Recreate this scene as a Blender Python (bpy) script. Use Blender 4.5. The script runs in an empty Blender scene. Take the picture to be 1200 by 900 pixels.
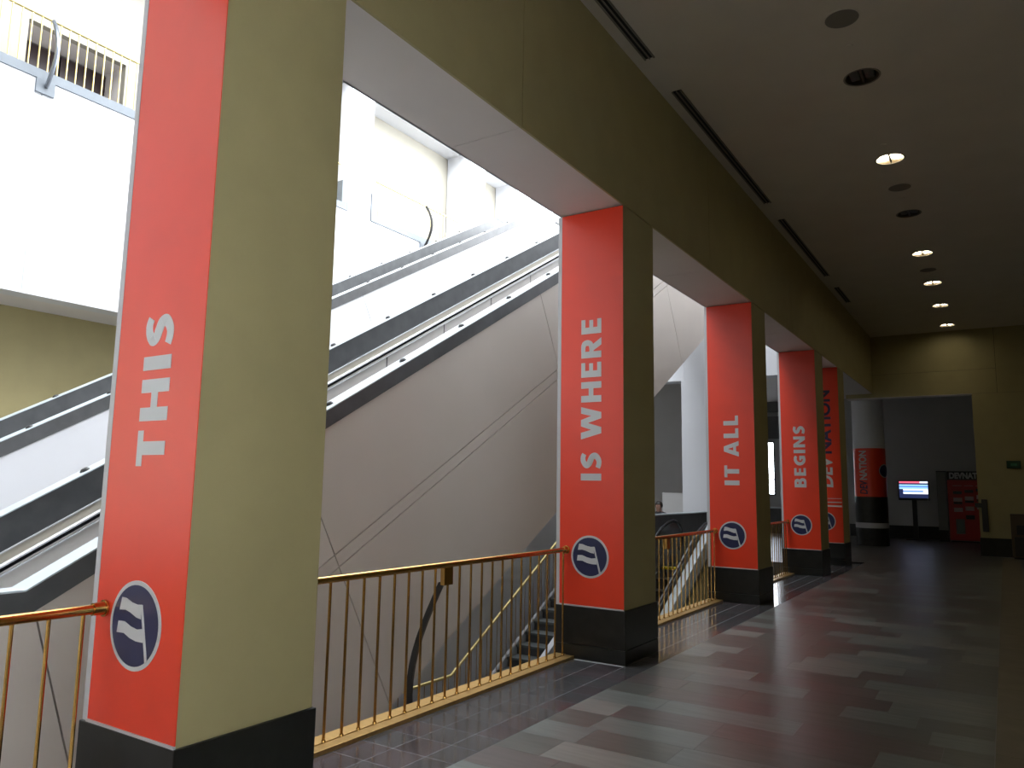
import bpy, bmesh, math, random
from mathutils import Vector, Matrix
random.seed(7)
SC = bpy.context.scene
COL = SC.collection

# ------------------------------------------------------------------ camera
EYE = 1.65
F_PX, YAW, PITCH, ROLL = 890.4, 0.5731, 0.1333, 0.0166
fw = Vector((-math.sin(YAW) * math.cos(PITCH), math.cos(YAW) * math.cos(PITCH), math.sin(PITCH)))
rt = Vector((math.cos(YAW), math.sin(YAW), 0))
up = rt.cross(fw)
r2 = math.cos(ROLL) * rt + math.sin(ROLL) * up
u2 = -math.sin(ROLL) * rt + math.cos(ROLL) * up
cd = bpy.data.cameras.new('camera')
cd.sensor_fit = 'HORIZONTAL'; cd.sensor_width = 36; cd.lens = F_PX / 1200 * 36
cd.clip_start = 0.05; cd.clip_end = 300
cam = bpy.data.objects.new('camera', cd); COL.objects.link(cam)
m3 = Matrix((r2, u2, -fw)).transposed()
cam.matrix_world = Matrix.Translation((0, 0, EYE)) @ m3.to_4x4()
SC.camera = cam

# ------------------------------------------------------------------ world, daylight
w = bpy.data.worlds.new('overcast_sky'); SC.world = w; w.use_nodes = True
bg = w.node_tree.nodes['Background']
bg.inputs[0].default_value = (0.90, 0.95, 1.0, 1); bg.inputs[1].default_value = 8.2
pl = bpy.data.lights.new('skylight_portal_offscreen', 'AREA'); pl.shape = 'RECTANGLE'; pl.size = 8.0; pl.size_y = 30.0
pl.cycles.is_portal = True
po = bpy.data.objects.new('skylight_portal_offscreen', pl); COL.objects.link(po); po.location = (-7.7, 17.0, 15.6)
SC.view_settings.view_transform = 'Standard'; SC.view_settings.look = 'None'
SC.view_settings.gamma = 1.0; SC.view_settings.use_curve_mapping = False
SC.view_settings.exposure = 0.72

# ------------------------------------------------------------------ materials
def mat(name, col, rough=0.5, metal=0.0, var=0.0, scale=6.0, bump=0.0, spec=0.5, emit=None, strength=0.0, stretch=(1, 1, 1), alpha=None, trans=0.0):
    m = bpy.data.materials.new(name); m.use_nodes = True
    nt = m.node_tree; b = nt.nodes['Principled BSDF']
    c = (*col, 1)
    b.inputs['Base Color'].default_value = c
    b.inputs['Roughness'].default_value = rough
    b.inputs['Metallic'].default_value = metal
    b.inputs['Specular IOR Level'].default_value = spec
    if trans: b.inputs['Transmission Weight'].default_value = trans
    if emit:
        b.inputs['Emission Color'].default_value = (*emit, 1); b.inputs['Emission Strength'].default_value = strength
    if var or bump:
        tc = nt.nodes.new('ShaderNodeTexCoord'); mp = nt.nodes.new('ShaderNodeMapping'); mp.inputs['Scale'].default_value = stretch
        nz = nt.nodes.new('ShaderNodeTexNoise'); nz.inputs['Scale'].default_value = scale; nz.inputs['Detail'].default_value = 5
        oi = nt.nodes.new('ShaderNodeObjectInfo')
        ad = nt.nodes.new('ShaderNodeVectorMath'); ad.operation = 'ADD'
        sc_ = nt.nodes.new('ShaderNodeVectorMath'); sc_.operation = 'SCALE'; sc_.inputs[3].default_value = 20
        cx = nt.nodes.new('ShaderNodeCombineXYZ')
        nt.links.new(oi.outputs['Random'], cx.inputs[0]); nt.links.new(oi.outputs['Random'], cx.inputs[1])
        nt.links.new(cx.outputs[0], sc_.inputs[0])
        nt.links.new(tc.outputs['Object'], mp.inputs[0]); nt.links.new(mp.outputs[0], ad.inputs[0]); nt.links.new(sc_.outputs[0], ad.inputs[1])
        nt.links.new(ad.outputs[0], nz.inputs['Vector'])
        if var:
            mr = nt.nodes.new('ShaderNodeMapRange')
            mr.inputs['From Min'].default_value = 0.3; mr.inputs['From Max'].default_value = 0.7
            mr.inputs['To Min'].default_value = 1 - var; mr.inputs['To Max'].default_value = 1 + var
            nt.links.new(nz.outputs['Fac'], mr.inputs['Value'])
            vm = nt.nodes.new('ShaderNodeVectorMath'); vm.operation = 'SCALE'; vm.inputs[0].default_value = col
            nt.links.new(mr.outputs[0], vm.inputs[3]); nt.links.new(vm.outputs[0], b.inputs['Base Color'])
        if bump:
            bp = nt.nodes.new('ShaderNodeBump'); bp.inputs['Strength'].default_value = bump; bp.inputs['Distance'].default_value = 0.004
            nt.links.new(nz.outputs['Fac'], bp.inputs['Height']); nt.links.new(bp.outputs[0], b.inputs['Normal'])
    return m

M = {}
M['tan'] = mat('olive_tan_paint', (0.36, 0.305, 0.148), 0.6, var=0.04, scale=3, spec=0.35)
M['tan_far'] = mat('pale_tan_paint', (0.36, 0.335, 0.275), 0.7, var=0.03, scale=2)
M['white'] = mat('white_plaster', (0.64, 0.645, 0.67), 0.6, var=0.015, scale=2)
M['soffit'] = mat('warm_white_soffit', (0.68, 0.635, 0.61), 0.7, var=0.02, scale=2)
M['ceil'] = mat('ceiling_paint', (0.60, 0.55, 0.47), 0.8, var=0.03, scale=2)
M['clad'] = mat('beige_grey_cladding', (0.58, 0.515, 0.455), 0.5, var=0.02, scale=1.5)
M['red'] = mat('red_vinyl_wrap', (0.78, 0.042, 0.009), 0.36, var=0.03, scale=4, spec=0.55)
M['letter'] = mat('pale_grey_vinyl', (0.54, 0.54, 0.54), 0.4)
M['navy'] = mat('navy_vinyl', (0.014, 0.018, 0.07), 0.35)
M['trimw'] = mat('pale_trim', (0.48, 0.47, 0.48), 0.4)
M['stone'] = mat('black_stone', (0.016, 0.016, 0.014), 0.3, var=0.25, scale=9, spec=0.3)
M['joint'] = mat('dark_joint', (0.03, 0.03, 0.03), 0.9)
M['grout'] = mat('pale_grout', (0.30, 0.30, 0.31), 0.8)
M['brass'] = mat('polished_brass', (0.52, 0.30, 0.085), 0.25, metal=1.0, var=0.08, scale=8)
M['brass_plate'] = mat('brushed_brass_plate', (0.50, 0.32, 0.12), 0.42, metal=0.85, var=0.08, scale=5, stretch=(1, 6, 1))
M['brass_pale'] = mat('pale_brass', (0.72, 0.58, 0.25), 0.3, metal=0.8)
M['iron'] = mat('black_iron', (0.012, 0.011, 0.010), 0.4)
M['steel'] = mat('grey_steel', (0.20, 0.22, 0.25), 0.3, metal=0.7)
M['coping'] = mat('charcoal_coping', (0.075, 0.077, 0.079), 0.45, var=0.18, scale=5)
M['coping_grey'] = mat('slate_grey_coping', (0.16, 0.18, 0.20), 0.5, var=0.06, scale=5)
M['cap'] = mat('pale_blue_grey_cap', (0.50, 0.55, 0.58), 0.35, var=0.04)
M['cream'] = mat('cream_panel', (0.82, 0.76, 0.63), 0.4)
M['greypanel'] = mat('warm_grey_panel', (0.78, 0.74, 0.69), 0.4, var=0.03)
M['rubber'] = mat('black_rubber', (0.012, 0.012, 0.014), 0.22)
M['chrome'] = mat('bright_metal', (0.75, 0.75, 0.77), 0.2, metal=1.0)
M['bead'] = mat('pale_satin_metal', (0.80, 0.80, 0.82), 0.35)
M['tread'] = mat('slate_tread', (0.10, 0.112, 0.115), 0.5, var=0.15, scale=5)
M['step'] = mat('dark_metal_step', (0.06, 0.055, 0.05), 0.45, metal=0.5)
M['yellow'] = mat('yellow_plastic', (0.78, 0.58, 0.01), 0.5)
M['tile'] = mat('charcoal_tile', (0.060, 0.060, 0.063), 0.15, spec=0.9, var=0.35, scale=5)
M['tile2'] = mat('plum_black_tile', (0.066, 0.054, 0.058), 0.17, spec=0.9, var=0.35, scale=5)
GR = (0.6, 5.0, 1)
M['slate0'] = mat('dark_slate', (0.076, 0.078, 0.070), 0.33, spec=0.75, var=0.2, scale=4, stretch=GR, bump=0.06)
M['slate1'] = mat('grey_green_slate', (0.112, 0.126, 0.117), 0.35, spec=0.75, var=0.2, scale=4, stretch=GR, bump=0.06)
M['slate2'] = mat('plum_slate', (0.084, 0.068, 0.064), 0.33, spec=0.75, var=0.2, scale=4, stretch=GR, bump=0.06)
M['slate3'] = mat('pale_slate', (0.145, 0.148, 0.133), 0.37, spec=0.75, var=0.2, scale=4, stretch=GR, bump=0.06)
M['band'] = mat('tan_stone_border', (0.130, 0.105, 0.068), 0.4, var=0.2, scale=4)
M['floor_plain'] = mat('grey_floor', (0.30, 0.30, 0.30), 0.4, var=0.1)
M['dark_floor'] = mat('dark_polished_floor', (0.080, 0.077, 0.070), 0.33, var=0.3, scale=3)
M['lowfloor'] = mat('pale_lower_floor', (0.40, 0.38, 0.36), 0.5)
M['void'] = mat('dark_void', (0.012, 0.012, 0.012), 0.8)
M['grille'] = mat('grey_grille', (0.20, 0.18, 0.15), 0.7)
M['can'] = mat('downlight_can', (0.16, 0.13, 0.09), 0.3, metal=0.7)
M['lamp'] = mat('lit_lamp', (1, 0.95, 0.8), 0.5, emit=(1.0, 0.90, 0.66), strength=16)
M['lamp_off'] = mat('unlit_lamp', (0.10, 0.10, 0.09), 0.3)
M['door'] = mat('dark_brown_door', (0.035, 0.018, 0.017), 0.45)
M['grey_wall'] = mat('grey_wall', (0.42, 0.41, 0.40), 0.7, var=0.03, scale=2)
M['grey_dark'] = mat('dark_grey_wall', (0.13, 0.125, 0.12), 0.7, var=0.03, scale=2)
M['black'] = mat('black_plastic', (0.012, 0.012, 0.013), 0.35)
M['glass'] = mat('smoked_glass', (0.30, 0.30, 0.31), 0.1, trans=0.6)
M['pane'] = mat('clear_glass', (0.95, 0.97, 1.0), 0.02, trans=1.0)
M['green'] = mat('green_sign', (0.006, 0.05, 0.018), 0.5)
M['green_l'] = mat('green_sign_mark', (0.03, 0.16, 0.07), 0.5)
M['brown'] = mat('brown_laminate', (0.075, 0.048, 0.026), 0.5)
M['ms'] = mat('machine_grey_side', (0.16, 0.165, 0.15), 0.5)
M['mred'] = mat('machine_red', (0.42, 0.022, 0.018), 0.4)
M['pink'] = mat('pale_product_card', (0.45, 0.33, 0.32), 0.5)
M['skin'] = mat('skin', (0.25, 0.13, 0.09), 0.6)
M['hair'] = mat('dark_hair', (0.015, 0.010, 0.008), 0.6)
M['cloth'] = mat('dark_cloth', (0.02, 0.02, 0.025), 0.9)
M['s_blue'] = mat('screen_blue', (0.05, 0.1, 0.3), 0.3, emit=(0.10, 0.25, 0.72), strength=0.9)
M['s_sky'] = mat('screen_sky', (0.1, 0.2, 0.4), 0.3, emit=(0.30, 0.55, 0.95), strength=1.0)
M['s_white'] = mat('screen_white', (0.5, 0.5, 0.5), 0.3, emit=(0.75, 0.80, 0.95), strength=1.0)
M['s_red'] = mat('screen_red', (0.4, 0.1, 0.1), 0.3, emit=(0.85, 0.12, 0.2), strength=0.9)
M['s_dark'] = mat('screen_dark', (0.01, 0.01, 0.03), 0.3, emit=(0.02, 0.03, 0.10), strength=0.6)

# ------------------------------------------------------------------ mesh helpers
class MB:
    def __init__(s): s.v = []; s.f = []
    def box(s, x0, x1, y0, y1, z0, z1):
        x0, x1 = min(x0, x1), max(x0, x1); y0, y1 = min(y0, y1), max(y0, y1); z0, z1 = min(z0, z1), max(z0, z1)
        n = len(s.v)
        s.v += [(x0, y0, z0), (x1, y0, z0), (x1, y1, z0), (x0, y1, z0), (x0, y0, z1), (x1, y0, z1), (x1, y1, z1), (x0, y1, z1)]
        s.f += [tuple(n + i for i in q) for q in ((0, 3, 2, 1), (4, 5, 6, 7), (0, 1, 5, 4), (1, 2, 6, 5), (2, 3, 7, 6), (3, 0, 4, 7))]
        return s
    def prism_x(s, poly, x0, x1):               # polygon in (y, z), extruded along x
        n = len(s.v); k = len(poly)
        s.v += [(x0, y, z) for y, z in poly] + [(x1, y, z) for y, z in poly]
        s.f.append(tuple(n + i for i in range(k))); s.f.append(tuple(n + k + i for i in reversed(range(k))))
        for i in range(k):
            j = (i + 1) % k; s.f.append((n + i, n + k + i, n + k + j, n + j))
        return s
    def prism_y(s, poly, y0, y1):               # polygon in (x, z), extruded along y
        n = len(s.v); k = len(poly)
        s.v += [(x, y0, z) for x, z in poly] + [(x, y1, z) for x, z in poly]
        s.f.append(tuple(n + i for i in range(k))); s.f.append(tuple(n + k + i for i in reversed(range(k))))
        for i in range(k):
            j = (i + 1) % k; s.f.append((n + i, n + k + i, n + k + j, n + j))
        return s
    def sweep(s, path, x0, x1, o0, o1):         # rectangle x0..x1, vertical offsets o0..o1 carried along a (y, z) path
        n = len(s.v)
        for y, z in path: s.v += [(x0, y, z + o0), (x1, y, z + o0), (x1, y, z + o1), (x0, y, z + o1)]
        k = len(path)
        for i in range(k - 1):
            a = n + 4 * i
            for q in range(4): s.f.append((a + q, a + (q + 1) % 4, a + 4 + (q + 1) % 4, a + 4 + q))
        s.f.append((n, n + 3, n + 2, n + 1)); e = n + 4 * (k - 1); s.f.append((e, e + 1, e + 2, e + 3))
        return s
    def tube(s, pts, r, seg=10, cap=True):
        pts = [Vector(p) for p in pts]; n0 = len(s.v); prev = None
        rr = r if isinstance(r, (list, tuple)) else [r] * len(pts)
        for i, p in enumerate(pts):
            t = (pts[min(i + 1, len(pts) - 1)] - pts[max(i - 1, 0)]).normalized()
            if prev is None:
                a = Vector((0, 0, 1)) if abs(t.z) < 0.9 else Vector((1, 0, 0))
                nrm = t.cross(a).normalized()
            else:
                nrm = (prev - t * prev.dot(t)).normalized()
            prev = nrm; bn = t.cross(nrm)
            for q in range(seg):
                a = 2 * math.pi * q / seg; s.v.append(tuple(p + (nrm * math.cos(a) + bn * math.sin(a)) * rr[i]))
        for i in range(len(pts) - 1):
            for q in range(seg):
                a = n0 + i * seg + q; b = n0 + i * seg + (q + 1) % seg
                s.f.append((a, b, b + seg, a + seg))
        if cap:
            s.f.append(tuple(n0 + q for q in reversed(range(seg)))); e = n0 + (len(pts) - 1) * seg
            s.f.append(tuple(e + q for q in range(seg)))
        return s
    def disc_y(s, cx, cz, r, y0, y1, seg=48):
        return s.prism_y([(cx + r * math.cos(2 * math.pi * i / seg), cz + r * math.sin(2 * math.pi * i / seg)) for i in range(seg)], y0, y1)
    def lathe(s, prof, cx, cy, seg=32):         # prof: (r, z)
        n = len(s.v)
        for r, z in prof:
            for q in range(seg):
                a = 2 * math.pi * q / seg; s.v.append((cx + r * math.cos(a), cy + r * math.sin(a), z))
        for i in range(len(prof) - 1):
            for q in range(seg):
                a = n + i * seg + q; b = n + i * seg + (q + 1) % seg; s.f.append((a, b, b + seg, a + seg))
        return s

ORIG = {}
def finish(me, bevel=0.0, smooth=False):
    bm = bmesh.new(); bm.from_mesh(me)
    bmesh.ops.recalc_face_normals(bm, faces=bm.faces)
    if bevel:
        es = [e for e in bm.edges if len(e.link_faces) == 2 and e.calc_face_angle(0) > 0.6]
        bmesh.ops.bevel(bm, geom=es, offset=bevel, segments=2, affect='EDGES', profile=0.6)
    bm.to_mesh(me); bm.free()
    if smooth:
        for p in me.polygons: p.use_smooth = True
        try: me.set_sharp_from_angle(angle=math.radians(40))
        except Exception: pass
def origin(o):
    return ORIG.get(o.name, Vector((0, 0, 0))) if o else Vector((0, 0, 0))
def obj(name, mb, m, parent=None, bevel=0.0, smooth=False, label=None):
    off = origin(parent)
    me = bpy.data.meshes.new(name)
    me.from_pydata([(x - off.x, y - off.y, z - off.z) for x, y, z in mb.v], [], mb.f)
    finish(me, bevel, smooth)
    me.materials.append(M[m] if isinstance(m, str) else m)
    o = bpy.data.objects.new(name, me); COL.objects.link(o)
    if parent: o.parent = parent
    ORIG[o.name] = off
    if label: o['label'] = label
    return o
def tag(o, label, cat, group=None):
    o['label'] = label; o['category'] = cat
    if group: o['group'] = group
    return o
def thing(name, loc, label, cat, group=None):
    o = bpy.data.objects.new(name, None); COL.objects.link(o); o.location = loc
    o.empty_display_size = 0.1
    ORIG[o.name] = Vector(loc)
    return tag(o, label, cat, group)
def struct(name, mb, m, bevel=0.0):
    o = obj(name, mb, m, None, bevel); o['kind'] = 'structure'; return o
def piece(name, me, loc, parent):
    o = bpy.data.objects.new(name, me); COL.objects.link(o); o.parent = parent
    o.location = Vector(loc) - origin(parent); return o
def shared(name, mb, m, bevel=0.0, smooth=False):
    me = bpy.data.meshes.new(name); me.from_pydata(mb.v, [], mb.f); finish(me, bevel, smooth); me.materials.append(M[m]); return me

def text_mesh(name, txt, m, parent, length, height, place, bold=0.03, shear=0.0, spacing=1.0):
    """place maps (along, across) in metres to a world point; depth is given by its third argument"""
    cu = bpy.data.curves.new('t', 'FONT'); cu.body = txt; cu.offset = bold; cu.extrude = 0.0; cu.shear = shear
    cu.space_character = spacing; cu.resolution_u = 4
    to = bpy.data.objects.new('t', cu); COL.objects.link(to)
    dg = bpy.context.evaluated_depsgraph_get(); me0 = bpy.data.meshes.new_from_object(to.evaluated_get(dg))
    bpy.data.objects.remove(to)
    xs = [v.co.x for v in me0.vertices]; ys = [v.co.y for v in me0.vertices]
    x0, x1, y0, y1 = min(xs), max(xs), min(ys), max(ys)
    mb = MB(); n = len(me0.vertices)
    pts = [((v.co.x - x0) / (x1 - x0) * length, (v.co.y - y0) / (y1 - y0) * height) for v in me0.vertices]
    mb.v = [tuple(place(a, b, 1)) for a, b in pts] + [tuple(place(a, b, 0)) for a, b in pts]
    cnt = {}
    for p in me0.polygons:
        vs = list(p.vertices); mb.f.append(tuple(vs)); mb.f.append(tuple(n + i for i in reversed(vs)))
        for i in range(len(vs)):
            a, b = vs[i], vs[(i + 1) % len(vs)]
            cnt[(a, b)] = 1
    for (a, b) in list(cnt):
        if (b, a) not in cnt: mb.f.append((a, b, n + b, n + a))
    bpy.data.meshes.remove(me0)
    return obj(name, mb, m, parent)

# ------------------------------------------------------------------ heavy sign letters
def smooth_path(p, n=6):
    out = []
    for i in range(len(p) - 1):
        p0 = Vector(p[max(i - 1, 0)]); p1 = Vector(p[i]); p2 = Vector(p[i + 1]); p3_ = Vector(p[min(i + 2, len(p) - 1)])
        for k in range(n):
            t = k / n
            out.append(0.5 * ((2 * p1) + (p2 - p0) * t + (2 * p0 - 5 * p1 + 4 * p2 - p3_) * t * t + (3 * p1 - p0 - 3 * p2 + p3_) * t ** 3))
    out.append(Vector(p[-1])); return out
def stroke(p, w0, w1=None):
    q = smooth_path(p); L = []; n = len(q)
    for i in range(n):
        t = (q[min(i + 1, n - 1)] - q[max(i - 1, 0)]).normalized(); nn = Vector((-t.y, t.x))
        w = w0 if w1 is None else w0 + (w1 - w0) * (1 - abs(2 * i / (n - 1) - 1))
        L.append((q[i] + nn * w / 2, q[i] - nn * w / 2))
    return [[tuple(L[i][0]), tuple(L[i + 1][0]), tuple(L[i + 1][1]), tuple(L[i][1])] for i in range(n - 1)]
def rc(x0, x1, y0, y1): return [(x0, y0), (x1, y0), (x1, y1), (x0, y1)]
def mir(p, w): return [(w - x, y) for x, y in reversed(p)]
A_l = [(0, 0), (.29, 0), (.5, .74), (.5, 1), (.34, 1)]
W_a = [(0, 1), (.29, 1), (.52, 0), (.25, 0)]; W_b = [(.25, 0), (.52, 0), (.71, .66), (.71, 1), (.57, 1)]
GLYPH = {
 'T': (.76, [rc(0, .76, .8, 1), rc(.235, .525, 0, .8)]),
 'H': (.9, [rc(0, .29, 0, 1), rc(.61, .9, 0, 1), rc(.29, .61, .39, .62)]),
 'I': (.3, [rc(0, .3, 0, 1)]),
 'E': (.66, [rc(0, .29, 0, 1), rc(.29, .66, 0, .2), rc(.29, .62, .41, .6), rc(.29, .65, .8, 1)]),
 'L': (.62, [rc(0, .29, 0, 1), rc(.29, .62, 0, .21)]),
 'N': (.95, [rc(0, .27, 0, 1), rc(.68, .95, 0, 1), [(.0, 1), (.29, 1), (.95, 0), (.66, 0)]]),
 'A': (1.0, [A_l, mir(A_l, 1.0), rc(.2, .8, .18, .37)]),
 'W': (1.42, [W_a, W_b, mir(W_b, 1.42), mir(W_a, 1.42)]),
 'S': (.72, stroke([(.64, .83), (.5, .89), (.32, .87), (.16, .74), (.22, .60), (.38, .52), (.53, .43), (.56, .27), (.40, .13), (.22, .11), (.05, .17)], .22, .28)),
 'R': (.88, [rc(0, .29, 0, 1), [(.3, .44), (.57, .48), (.88, 0), (.56, 0)]] + stroke([(.27, .9), (.46, .9), (.63, .85), (.68, .7), (.63, .55), (.46, .49), (.27, .49)], .2, .26)),
 'B': (.8, [rc(0, .29, 0, 1)] + stroke([(.27, .9), (.44, .9), (.57, .85), (.60, .74), (.56, .62), (.44, .57), (.27, .57)], .2, .26)
            + stroke([(.27, .5), (.46, .5), (.62, .43), (.66, .3), (.62, .16), (.46, .1), (.27, .1)], .2, .28)),
 'G': (.88, stroke([(.82, .80), (.66, .88), (.44, .86), (.24, .72), (.16, .5), (.24, .27), (.44, .13), (.70, .13)], .22, .29) + [rc(.6, .86, .05, .52), rc(.46, .86, .36, .53)]),
}
def sign_text(name, txt, m, parent, length, height, place, gap=.2):
    x = 0; polys = []
    for ch in txt:
        if ch == ' ': x += .36; continue
        wd, ps = GLYPH[ch]
        for p in ps: polys.append([(x + a, b) for a, b in p])
        x += wd + gap
    tot = x - gap; mb = MB()
    for pi_, p in enumerate(polys):
        e_ = 1 + 0.06 * (pi_ % 7)
        q = [(a / tot * length, b * height) for a, b in p]; n = len(mb.v); k = len(q)
        mb.v += [tuple(place(a, b, e_)) for a, b in q] + [tuple(place(a, b, 0)) for a, b in q]
        mb.f.append(tuple(n + i for i in range(k)))
        for i in range(k):
            j = (i + 1) % k; mb.f.append((n + i, n + k + i, n + k + j, n + j))
    return obj(name, mb, m, parent)

# ------------------------------------------------------------------ key dimensions (metres)
PX0, PX1 = -3.82, -3.086          # pillar faces: atrium side, corridor side
PD = 0.78
PY = [2.142, 6.80, 11.466, 16.06, 18.58]
ZS = 4.50                          # soffit of the beam
ZC = 6.18                          # corridor ceiling
FB = 0.495                         # top of the black pillar base
XR, YB, YE = 1.25, -4.0, 24.3      # right wall, wall behind the camera, end wall
S = 0.556                          # slope of the escalators

# ------------------------------------------------------------------ corridor floor
fl = struct('floor', MB().box(PX0 - 0.02, XR, YB, 31.5, -0.45, -0.0015), 'grout')
tile_me = {}
def slab_me(kind, lx, ly, m, g=0.003, bev=0.0015):
    key = (kind, round(lx, 3), round(ly, 3), m)
    if key not in tile_me:
        tile_me[key] = shared(kind, MB().box(-lx / 2 + g, lx / 2 - g, -ly / 2 + g, ly / 2 - g, -0.012, 0.0), m, 0)
    return tile_me[key]
EDGE = -2.86
cols = [(-3.60, -3.338), (-3.338, -3.075), (-3.075, EDGE)]
rw = 0.262
y = 1.5
while y < 19.4:
    for i, (a, b) in enumerate(cols):
        yc = y + rw / 2
        inside = any(p - 0.05 < yc < p + PD + 0.05 for p in PY)
        if i < 2 and inside: continue
        if y > 14 and (int(round((y - 1.5) / rw)) % 2): continue
        L = rw if y <= 14 - rw * 0.5 else 2 * rw
        m = 'tile' if random.random() < 0.6 else 'tile2'
        piece('tile', slab_me('tile', b - a, L, m), ((a + b) / 2, y + L / 2, 0), fl)
    y += rw
pr = 0.335
y = 1.6
while y < 21.0:
    x = EDGE; first = True
    while x < -0.16:
        L = random.choice((0.5, 0.62, 0.75, 0.88, 1.0))
        if first: L *= random.choice((0.55, 0.8, 1.0)); first = False
        L = round(L, 2)
        if -0.15 - (x + L) < 0.25: L = round(-0.15 - x, 3)
        m = random.choices(('slate0', 'slate1', 'slate2', 'slate3'), (0.42, 0.26, 0.22, 0.10))[0]
        piece('plank', slab_me('plank', L, pr, m, 0.001, 0.0008), (x + L / 2, y + pr / 2, 0), fl)
        x += L
    y += pr
obj('far_paving', MB().box(EDGE, -0.15, y, 31.5, -0.012, 0), 'dark_floor', fl)
obj('far_border', MB().box(-3.82, EDGE, 19.4, 31.5, -0.012, 0), 'dark_floor', fl)
y = 1.0
while y < 24:
    piece('border_slab', slab_me('border_slab', 0.36, 1.0, 'band'), (0.03, y + 0.5, 0), fl); y += 1.0
obj('side_paving', MB().box(0.21, XR, YB, 31.5, -0.012, 0), 'dark_floor', fl)
# other floors round the atrium
struct('floor_atrium', MB().box(-15.3, -7.78, -6, 19.3, -0.4, 0).box(-7.78, PX0 - 0.02, -6, 1.2, -0.4, 0).box(-7.78, -6.6, 14.1, 19.3, -0.4, 0), 'floor_plain')
struct('floor_lobby', MB().box(-14.4, -6.6, 19.3, 31.5, -0.4, 0).box(-6.6, PX0 - 0.02, 18.5, 31.5, -0.4, 0), 'dark_floor')
struct('floor_lower', MB().box(-14.4, -3.25, -6, 20, -5.3, -5.0), 'lowfloor')
struct('floor_upper', MB().box(-20, PX0 - 0.1, 19.8, 31.5, 8.0, 8.5), 'floor_plain')

# ------------------------------------------------------------------ ceiling with recessed holes
LY = [8.655, 11.11, 13.55, 16.03, 18.49, 20.85, 23.45]
LIT = {11.11, 16.03, 18.49, 20.85, 23.45}
LX, HW = -1.06, 0.22
mb = MB().box(PX1, LX - HW, YB, YE, ZC, ZC + 0.1).box(LX + HW, XR, YB, YE, ZC, ZC + 0.1)
yy = YB
for ly in LY:
    mb.box(LX - HW, LX + HW, yy, ly - HW, ZC, ZC + 0.1); yy = ly + HW
mb.box(LX - HW, LX + HW, yy, YE, ZC, ZC + 0.1)
RH = 0.172
for ly in LY:                                   # square plate with a round hole
    n = len(mb.v); seg = 32
    for q in range(seg):
        a = 2 * math.pi * q / seg; c, s_ = math.cos(a), math.sin(a); k = HW / max(abs(c), abs(s_))
        mb.v += [(LX + RH * c, ly + RH * s_, ZC), (LX + k * c, ly + k * s_, ZC)]
    for q in range(seg):
        a = n + 2 * q; b = n + 2 * ((q + 1) % seg); mb.f.append((a, a + 1, b + 1, b))
struct('ceiling', mb, 'ceil')

# ------------------------------------------------------------------ beam over the colonnade, made of panels
beam = struct('trim_1', MB().box(PX0 + 0.02, PX1 - 0.02, YB, 24.3, ZS + 0.02, 6.6), 'joint')
by = [-4.0, 0.22, 4.87, 9.52, 14.17, 19.9, 24.3]
for a, b in zip(by, by[1:]):
    g = 0.004
    obj('beam_panel', MB().box(PX1 - 0.02, PX1, a + g, b - g, ZS, ZC + 0.05), 'tan', beam)
    obj('soffit_panel', MB().box(PX0 + 0.002, PX1 - 0.02, a + g, b - g, ZS, ZS + 0.02), 'soffit', beam)
struct('wall_colonnade', MB().box(PX0, PX0 + 0.02, -6, 19.3, ZS, 15.5), 'white')

# ------------------------------------------------------------------ pillars
words = ['THIS', 'IS WHERE', 'IT ALL', 'BEGINS', None]
wlen = [0.745, 1.63, 1.045, 1.235, None]
plabel = ['square pillar with red wrap printed THIS', 'square pillar with red wrap printed IS WHERE',
          'square pillar with red wrap printed IT ALL', 'square pillar with red wrap printed BEGINS',
          'square pillar with red wrap printed DEVNATION in white and navy']
def flag_part(parent, cx, cz, r, yf):
    def T(px, py): return (cx + (px - 478) / 200 * r, cz - (py - 473) / 230 * r)
    a = [(365, 338), (400, 340), (450, 358), (490, 365), (520, 362), (525, 435), (490, 430), (440, 410), (400, 400), (352, 405)]
    b = [(350, 462), (400, 460), (450, 480), (500, 490), (545, 482), (553, 550), (500, 550), (450, 540), (400, 520), (342, 522)]
    p = [(516, 362), (531, 362), (596, 640), (580, 652)]
    for nm, pol in (('flag_stripe', a), ('flag_stripe', b), ('flag_pole', p)):
        obj(nm, MB().prism_y([T(*q) for q in pol], yf - 0.002, yf), 'letter', parent)
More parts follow.
